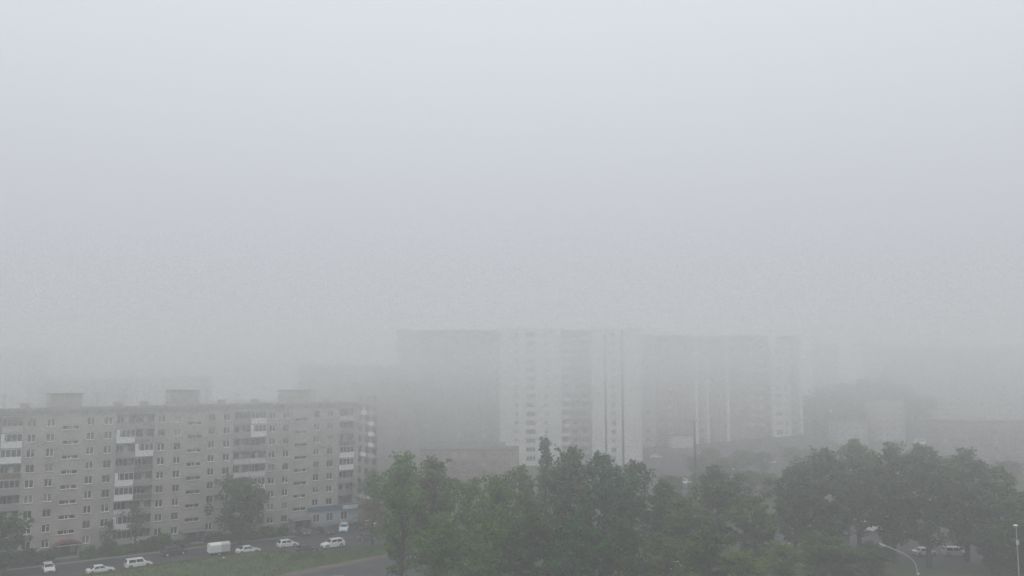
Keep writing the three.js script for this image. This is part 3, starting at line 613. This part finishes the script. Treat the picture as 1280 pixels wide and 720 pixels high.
function paneOn(a, b, c, d, k, s0 = 0.06, s1 = 0.94, v0 = 0.1, v1 = 0.88) { // pane with a little thickness, k metres outside quad a b c d (bottom a-b, top d-c)
  const A = V(...a), B = V(...b), C = V(...c), D = V(...d), n = B.clone().sub(A).cross(D.clone().sub(A)).normalize();
  const P = (s, t, o) => A.clone().lerp(B, s).lerp(D.clone().lerp(C, s), t).addScaledVector(n, o);
  const o = [P(s0, v0, k), P(s1, v0, k), P(s1, v1, k), P(s0, v1, k)], i = [P(s0, v0, -0.02), P(s1, v0, -0.02), P(s1, v1, -0.02), P(s0, v1, -0.02)], p = [];
  const quad = (w, x, y, z) => { for (const v of [w, x, y, w, y, z]) p.push(v.x, v.y, v.z); };
  quad(...o); for (let j = 0; j < 4; j++) { const m = (j + 1) % 4; quad(i[j], i[m], o[m], o[j]); }
  const g = new THREE.BufferGeometry(); g.setAttribute('position', new THREE.Float32BufferAttribute(p, 3)); g.computeVertexNormals(); return g;
}
const wheelGeo = (r) => memo('wh' + r, () => { const t = new THREE.CylinderGeometry(r, r, 0.2, 18).rotateX(Math.PI / 2), m = merge([new THREE.CylinderGeometry(r * 0.62, r * 0.62, 0.215, 14).rotateX(Math.PI / 2)]); return { t, m }; });
function carParts(kind) {
  return memo('car' + kind, () => {
    const s = SHAPE[kind], f = s.L / 2, r = kind === 'van' || kind === 'suv' ? 0.35 : 0.31, wx = f - 0.82, low = 0.22, wb = [-(f - 0.84), wx];
    const sh = new THREE.Shape(); sh.moveTo(-f + 0.05, 0.42); sh.lineTo(-f + 0.12, low);
    for (const x of wb) { sh.lineTo(x - r - 0.06, low); sh.absarc(x, 0.31, r + 0.06, Math.PI + 0.25, -0.25, true); sh.lineTo(x + r + 0.06, low); }
    sh.lineTo(f - 0.12, low); sh.lineTo(f - 0.01, 0.42); sh.lineTo(f - 0.03, s.nose - 0.06); sh.quadraticCurveTo(f - 0.06, s.nose + 0.03, f - 0.25, s.nose + 0.06); sh.quadraticCurveTo(s.xa + 0.3, s.hood, s.xa, s.belt); sh.lineTo(s.xd, s.rear + 0.02);
    sh.quadraticCurveTo(-f + 0.08, s.rear, -f + 0.04, s.rear - 0.12); sh.closePath();
    const w = s.W / 2 - 0.06, body = new THREE.ExtrudeGeometry(sh, { depth: 2 * w, bevelEnabled: true, bevelThickness: 0.06, bevelSize: 0.05, bevelOffset: -0.05, bevelSegments: 3, curveSegments: 8 }); body.translate(0, 0, -w);
    const y0 = s.belt - 0.02, y1 = s.H, a = s.W / 2 - 0.05, c = s.W / 2 - (kind === 'van' ? 0.16 : 0.24);
    const b = [[s.xa, y0, a], [s.xa, y0, -a], [s.xd, y0, -a], [s.xd, y0, a]], t = [[s.xb, y1 - 0.05, c], [s.xb, y1 - 0.05, -c], [s.xc, y1 - 0.05, -c], [s.xc, y1 - 0.05, c]];
    const roof = new RoundedBoxGeometry(s.xb - s.xc + 0.06, 0.1, 2 * c + 0.04, 2, 0.045); roof.translate((s.xb + s.xc) / 2, y1 - 0.05, 0);
    const cabin = hull(b, t), side = (z0, z1, s0, s1) => (z0 > 0 ? paneOn(b[3], b[0], t[0], t[3], 0.008, s0, s1) : paneOn(b[1], b[2], t[2], t[1], 0.008, 1 - s1, 1 - s0));
    return { s, r, wb, body, roof, cabin, wind: paneOn(b[0], b[1], t[1], t[0], 0.008), rear: paneOn(b[2], b[3], t[3], t[2], 0.008), sides: [[1, 0.12, 0.5], [1, 0.54, 0.92], [-1, 0.12, 0.5], [-1, 0.54, 0.92]].map(([z, p0, p1]) => side(z, 0, p0, p1)) };
  });
}
function car(name, kind, color, pos, turn, label, group) {
  const t = thing(name, label, kind === 'van' ? 'van' : 'car', pos, turn, group), P = carParts(kind), { s, r } = P, f = s.L / 2, m = PAINT[color];
  const body = mesh('body', P.body, m, t);
  const cab = mesh('cabin', P.cabin, m, t); mesh('roof', P.roof, m, cab);
  mesh('windscreen', P.wind, carGlass, cab); mesh('rear_window', P.rear, carGlass, cab); for (const g of P.sides) mesh('side_window', g, carGlass, cab);
  const wg = wheelGeo(r);
  for (const x of P.wb) for (const z of [-1, 1]) { const w = mesh('wheel', wg.t, M.rubber, t, [x, r, z * (s.W / 2 - 0.13)]); mesh('rim', wg.m, M.tin, w); }
  for (const z of [-1, 1]) {
    mesh('headlight', memo('hl', () => new RoundedBoxGeometry(0.12, 0.15, 0.36, 2, 0.04)), lens, body, [f - 0.07, s.nose - 0.07, z * (s.W / 2 - 0.3)]);
    mesh('tail_light', memo('tl', () => new RoundedBoxGeometry(0.1, 0.2, 0.24, 2, 0.03)), tail, body, [-f + 0.05, s.rear - 0.22, z * (s.W / 2 - 0.2)]);
    mesh('mirror', memo('mi', () => new RoundedBoxGeometry(0.12, 0.13, 0.2, 2, 0.04)), m, body, [s.xa - 0.25, s.belt + 0.08, z * (s.W / 2 + 0.06)]);
  }
  mesh('grille', memo('gr', () => bx(-0.02, -0.09, -0.42, 0.02, 0.09, 0.42)), trim, body, [f, 0.42, 0]);
  mesh('number_plate', memo('np', () => bx(-0.01, -0.055, -0.26, 0.01, 0.055, 0.26)), plate, body, [-f + 0.02, 0.52, 0]);
  return t;
}
const H = Math.PI / 2, cars = [
  ['hatch', 'white', -4.4, 11.6, FA - H, 'white hatchback standing nose-out in front of the arched red canopy'],
  ['sedan', 'white', 2.7, 18.4, FA, 'white sedan at the grass edge next to the white estate van'],
  ['wagon', 'white', 9.1, 17.4, FA, 'white estate van with tall side windows parked at the grass edge'],
  ['suv', 'dark', 17.0, 10.6, FA + 0.05, 'dark off-roader parked close to the long block, near the white trailer'],
  ['sedan', 'white', 29.0, 17.2, FA, 'low white car half hidden by the grass beside the white trailer'],
  ['hatch', 'white', 37.4, 16.0, FA, 'white hatchback behind the row of dark parked cars on the service road'],
  ['sedan', 'dark', 38.2, 23.0, FA, 'dark sedan parked nose to tail with the large white off-roader'],
  ['suv', 'white', 44.5, 21.7, FA + Math.PI, 'large white off-roader with dark windows standing out in the service road'],
  ['hatch', 'slate', 44.9, 5.9, FA - H, 'dark hatchback with pale headlights facing out beside the shop front'],
  ['sedan', 'dark', 49.2, 7.6, FA - H + 0.1, 'dark sedan facing out below the blue shop fascia'],
  ['suv', 'ice', 53.8, 7.0, FA - H - 0.5, 'pale icy blue off-roader parked before the shop front'],
  ['hatch', 'dark', 57.6, 7.2, FA - H, 'dark hatchback between the icy blue off-roader and the white sedan'],
  ['sedan', 'white', 60.4, 5.4, FA - 0.35, 'white sedan parked at the corner of the long block by the sign'],
  ['sedan', 'grey', 53.2, 19.2, FA, 'dark grey sedan on the service road behind the large white off-roader'],
  ['hatch', 'silver', 32.6, 51.3, FA - 0.5, 'silver hatchback on the lower lane beyond the earth verge'],
];
for (const [k, c, u, n, a, l] of cars) car(k === 'suv' ? 'off_roader' : k, k, c, onBlock(u, n, 0.006), a, l);
for (const [k, c, x, z, a, l] of [
  ['sedan', 'white', 58.2, -349.5, 0.1, 'distant white sedan in the far yard below the pale shop hall'],
  ['wagon', 'white', 53.6, -270.3, 0.05, 'distant white estate car just beside the tall dark mast'],
  ['hatch', 'white', 76.7, -307.2, -0.3, 'distant white hatchback in the far yard under the brown tower'],
  ['suv', 'white', 97.8, -328.4, 0.2, 'distant white off-roader in the far yard below the white panelled corner'],
  ['van', 'white', 173.6, -366.3, 0.1, 'distant white van in the lane beyond the big shade trees'],
  ['sedan', 'white', 78.6, -166.5, 0.1, 'white sedan behind the trunks in the car park, by the lone pole'],
  ['wagon', 'white', 84.2, -166, -0.15, 'white estate car behind the trunks in the car park'],
  ['van', 'white', 78.5, -191, 0.15, 'white van at the back of the car park past the blue kiosk'],
  ['van', 'white', 60.9, -137.6, -0.28, 'white van on the side road below the curved street lamp'],
  ['hatch', 'white', -6.8, -156, 0.3, 'white hatchback glimpsed between trunks of the central clump'],
  ['sedan', 'white', 29.4, -155, 0.5, 'white sedan glimpsed low down under the central clump'],
]) car(k === 'suv' ? 'off_roader' : k, k, c, [x, rise(x, z) + 0.006, z], a, l);
{ // covered trailer
  const t = thing('covered_trailer', 'white ribbed covered trailer parked on the service road beside the grass', 'trailer', onBlock(24.0, 15.2, 0.006), FA);
  const sh = new THREE.Shape(); sh.moveTo(-0.95, 0.62); sh.lineTo(-0.95, 1.95); sh.quadraticCurveTo(-0.85, 2.25, -0.5, 2.32); sh.lineTo(0.5, 2.32); sh.quadraticCurveTo(0.85, 2.25, 0.95, 1.95); sh.lineTo(0.95, 0.62); sh.closePath();
  const part = (x0, x1, m, n) => { const g = new THREE.ExtrudeGeometry(sh, { depth: x1 - x0, bevelEnabled: false, curveSegments: 5 }); g.rotateY(Math.PI / 2); g.translate(x0, 0, 0); return mesh(n, g, m, t); };
  part(-1.9, 0.25, M.white, 'cover'); part(0.252, 1.9, std([0.5, 0.51, 0.51], 0.6), 'cover').userData.label = 'grey front half of the cover';
  for (let x = -1.7; x < 1.9; x += 0.42) for (const z of [-0.955, 0.955]) mesh('rib', bx(x, 0.66, z - 0.012, x + 0.05, 1.94, z + 0.012), M.offwhite, t);
  mesh('chassis', bx(-1.95, 0.45, -0.9, 1.95, 0.618, 0.9), M.darksteel, t); mesh('drawbar', bx(1.95, 0.45, -0.05, 3.0, 0.55, 0.05), M.darksteel, t);
  const wg = wheelGeo(0.31); for (const z of [-1, 1]) { const w = mesh('wheel', wg.t, M.rubber, t, [-0.2, 0.31, z * 1.04]); mesh('rim', wg.m, M.tin, w); }
}
{ // boulders on the grass
  const t = thing('rock_pile', 'small dark boulder with a pale stone on top, on the grass bank', 'rocks', onBlock(21.9, 24.3, 0.62));
  const rock = (r, n) => { const g = mergeVertices(new THREE.IcosahedronGeometry(r, 2).deleteAttribute('normal').deleteAttribute('uv')), p = g.attributes.position; for (let i = 0; i < p.count; i++) { const k = 1 + n * (Math.sin(p.getX(i) * 7 + 1) * Math.cos(p.getZ(i) * 6) + 0.5 * Math.sin(p.getY(i) * 11)); p.setXYZ(i, p.getX(i) * k, p.getY(i) * k * 0.6, p.getZ(i) * k); } g.computeVertexNormals(); return g; };
  mesh('boulder', rock(0.65, 0.12), std([0.05, 0.05, 0.048], 0.9), t, [0, 0.18, 0]); mesh('stone', rock(0.24, 0.15), std([0.5, 0.49, 0.46], 0.9), t, [0.1, 0.62, 0.05]); mesh('stone', rock(0.3, 0.15), std([0.09, 0.09, 0.085], 0.9), t, [-0.8, 0.1, 0.3]);
}
// ------------------------------------------------------------------ lamps, poles, kiosk
function tube(pts, r, seg = 24) { return new THREE.TubeGeometry(new THREE.CatmullRomCurve3(pts), seg, r, 7, false); }
{
  const t = thing('street_lamp', 'street lamp with a long curved arm over the side road', 'street lamp', [55.6, 0, -120], 0);
  mesh('base', new THREE.CylinderGeometry(0.16, 0.2, 0.8, 10).translate(0, 0.4, 0), M.steel, t);
  mesh('pole', tube([V(0, 0.75, 0), V(0, 4, 0), V(-0.02, 7.0, 0), V(-0.35, 8.6, 0), V(-1.5, 9.7, 0), V(-3.2, 10.5, 0), V(-4.4, 11.0, 0)], 0.075, 40), M.steel, t);
  const hd = mesh('lamp_head', new RoundedBoxGeometry(0.85, 0.2, 0.34, 3, 0.08), M.tin, t, [-4.7, 11.1, 0]); hd.rotation.z = -0.35;
  mesh('lamp_glass', new RoundedBoxGeometry(0.6, 0.08, 0.26, 2, 0.035).translate(0, -0.11, 0), M.lampglass, hd);
  for (const z of [-0.16, 0.16]) mesh('bracket', bx(-0.12, 7.2, z - 0.05, 0.12, 7.32, z + 0.05), M.white, t);
}
{
  const t = thing('street_lamp', 'straight grey street lamp with a bright rounded head, by the right-hand shade trees', 'street lamp', [81.0, 0, -140], 0);
  mesh('pole', new THREE.CylinderGeometry(0.07, 0.12, 10.1, 9).translate(0, 5.05, 0), M.steel, t);
  mesh('base', new THREE.CylinderGeometry(0.17, 0.2, 0.9, 10).translate(0, 0.45, 0), M.steel, t);
  mesh('lamp_head', new THREE.SphereGeometry(0.3, 14, 10).scale(1.25, 0.6, 1).translate(-0.15, 10.2, 0.1), M.lampglass, t);
  mesh('sign_plate', bx(-0.25, 7.2, 0.1, 0.25, 7.9, 0.13), M.tin, t);
}
{
  const t = thing('light_pole', 'thin pale pole standing among the low green bushes before the shade trees', 'pole', [46.0, 0, -145], 0);
  mesh('pole', new THREE.CylinderGeometry(0.06, 0.1, 6.3, 8).translate(0, 3.15, 0), M.steel, t); mesh('cap', new THREE.SphereGeometry(0.14, 8, 6).translate(0, 6.36, 0), M.tin, t);
}
{
  const t = thing('tall_mast', 'tall dark mast rising in front of the brown tower', 'mast', [43.0, rise(43, -203), -203], 0);
  mesh('shaft', new THREE.CylinderGeometry(0.16, 0.34, 23.4, 10).translate(0, 11.7, 0), std([0.09, 0.09, 0.09], 0.8), t);
  mesh('lamp_ring', new THREE.TorusGeometry(0.55, 0.07, 6, 16).rotateX(Math.PI / 2).translate(0, 23.1, 0), M.darksteel, t);
  for (let k = 0; k < 4; k++) mesh('floodlight', bx(-0.18, -0.15, -0.1, 0.18, 0.15, 0.1), M.darksteel, t, [Math.cos(k * H) * 0.62, 23.2, Math.sin(k * H) * 0.62], k * H);
}
{
  const t = thing('kiosk', 'small pale blue kiosk with one window, half hidden under the shade trees', 'kiosk', [62.6, 0, -171], 0.25);
  mesh('wall', bx(0, 0, -3, 4.2, 2.7, 0), std([0.36, 0.47, 0.55], 0.7, { map: sized(grime, 2) }), t);
  mesh('roof', bx(-0.2, 2.702, -3.2, 4.4, 2.95, 0.35), M.darksteel, t);
  const w = mesh('window', bx(0.5, 1.0, 0.002, 1.9, 2.1, 0.03), M.glass[1], t); mesh('frame', merge([bx(0.42, 0.92, 0.002, 1.98, 1.0, 0.07), bx(0.42, 2.1, 0.002, 1.98, 2.18, 0.07), bx(0.42, 1.0, 0.002, 0.5, 2.1, 0.07), bx(1.9, 1.0, 0.002, 1.98, 2.1, 0.07)]), M.white, w);
  mesh('counter', bx(0.3, 0.8, 0.002, 2.1, 0.88, 0.35), M.white, t); mesh('door', bx(2.9, 0.05, 0.002, 3.8, 2.1, 0.05), M.paleblue, t);
}
// ------------------------------------------------------------------ haze veil: flat translucent flakes added for fog, patchy and denser with height
{
  const S = 0.032, OP = 0.295, TILE = 32, Y0 = 13, Y1 = 53, A = 0.0080; // flake radius, opacity, tile side, bottom, top, extinction per metre at 20 m above the bottom
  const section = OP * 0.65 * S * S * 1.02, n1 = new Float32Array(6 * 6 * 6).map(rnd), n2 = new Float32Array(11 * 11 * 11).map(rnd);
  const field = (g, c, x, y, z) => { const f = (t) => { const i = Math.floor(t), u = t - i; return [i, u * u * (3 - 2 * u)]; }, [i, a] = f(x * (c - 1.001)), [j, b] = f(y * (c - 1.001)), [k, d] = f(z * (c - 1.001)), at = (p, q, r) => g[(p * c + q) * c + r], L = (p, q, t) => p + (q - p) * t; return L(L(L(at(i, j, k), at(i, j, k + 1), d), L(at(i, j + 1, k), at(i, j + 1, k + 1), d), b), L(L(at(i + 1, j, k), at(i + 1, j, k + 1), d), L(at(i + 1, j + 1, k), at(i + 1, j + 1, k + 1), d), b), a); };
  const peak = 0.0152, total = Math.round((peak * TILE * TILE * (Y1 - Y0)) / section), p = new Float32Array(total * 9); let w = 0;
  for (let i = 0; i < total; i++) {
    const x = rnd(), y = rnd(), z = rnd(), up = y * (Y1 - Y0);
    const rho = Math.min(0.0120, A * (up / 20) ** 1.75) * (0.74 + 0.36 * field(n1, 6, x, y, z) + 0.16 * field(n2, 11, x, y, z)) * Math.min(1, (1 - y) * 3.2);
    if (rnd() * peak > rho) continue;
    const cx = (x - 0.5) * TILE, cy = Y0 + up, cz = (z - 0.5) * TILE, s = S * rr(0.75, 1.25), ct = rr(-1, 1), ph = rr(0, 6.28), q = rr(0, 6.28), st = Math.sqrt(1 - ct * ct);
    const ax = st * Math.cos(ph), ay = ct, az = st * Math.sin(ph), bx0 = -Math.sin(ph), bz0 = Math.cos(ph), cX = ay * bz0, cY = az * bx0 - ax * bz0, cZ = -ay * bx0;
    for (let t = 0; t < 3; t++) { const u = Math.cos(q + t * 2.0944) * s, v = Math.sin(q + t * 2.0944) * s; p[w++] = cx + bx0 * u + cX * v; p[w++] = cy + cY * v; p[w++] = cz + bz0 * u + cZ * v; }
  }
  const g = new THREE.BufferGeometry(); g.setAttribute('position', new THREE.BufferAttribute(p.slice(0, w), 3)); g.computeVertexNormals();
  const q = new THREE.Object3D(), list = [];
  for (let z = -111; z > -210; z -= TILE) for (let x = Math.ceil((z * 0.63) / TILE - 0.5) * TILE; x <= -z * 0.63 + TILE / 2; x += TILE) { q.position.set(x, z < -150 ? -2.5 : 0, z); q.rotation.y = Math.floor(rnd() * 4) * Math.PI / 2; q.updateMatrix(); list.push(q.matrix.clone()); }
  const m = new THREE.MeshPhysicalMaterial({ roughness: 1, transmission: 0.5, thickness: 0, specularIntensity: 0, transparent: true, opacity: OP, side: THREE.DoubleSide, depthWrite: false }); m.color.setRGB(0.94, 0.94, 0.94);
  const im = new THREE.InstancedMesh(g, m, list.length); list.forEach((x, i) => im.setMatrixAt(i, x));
  im.name = 'fog_flake_cloud'; scene.add(tag(im, 'veil of added translucent pale flakes standing in for fog round the upper floors', 'cloud', null, 'stuff'));
}


renderer.render(scene, camera);
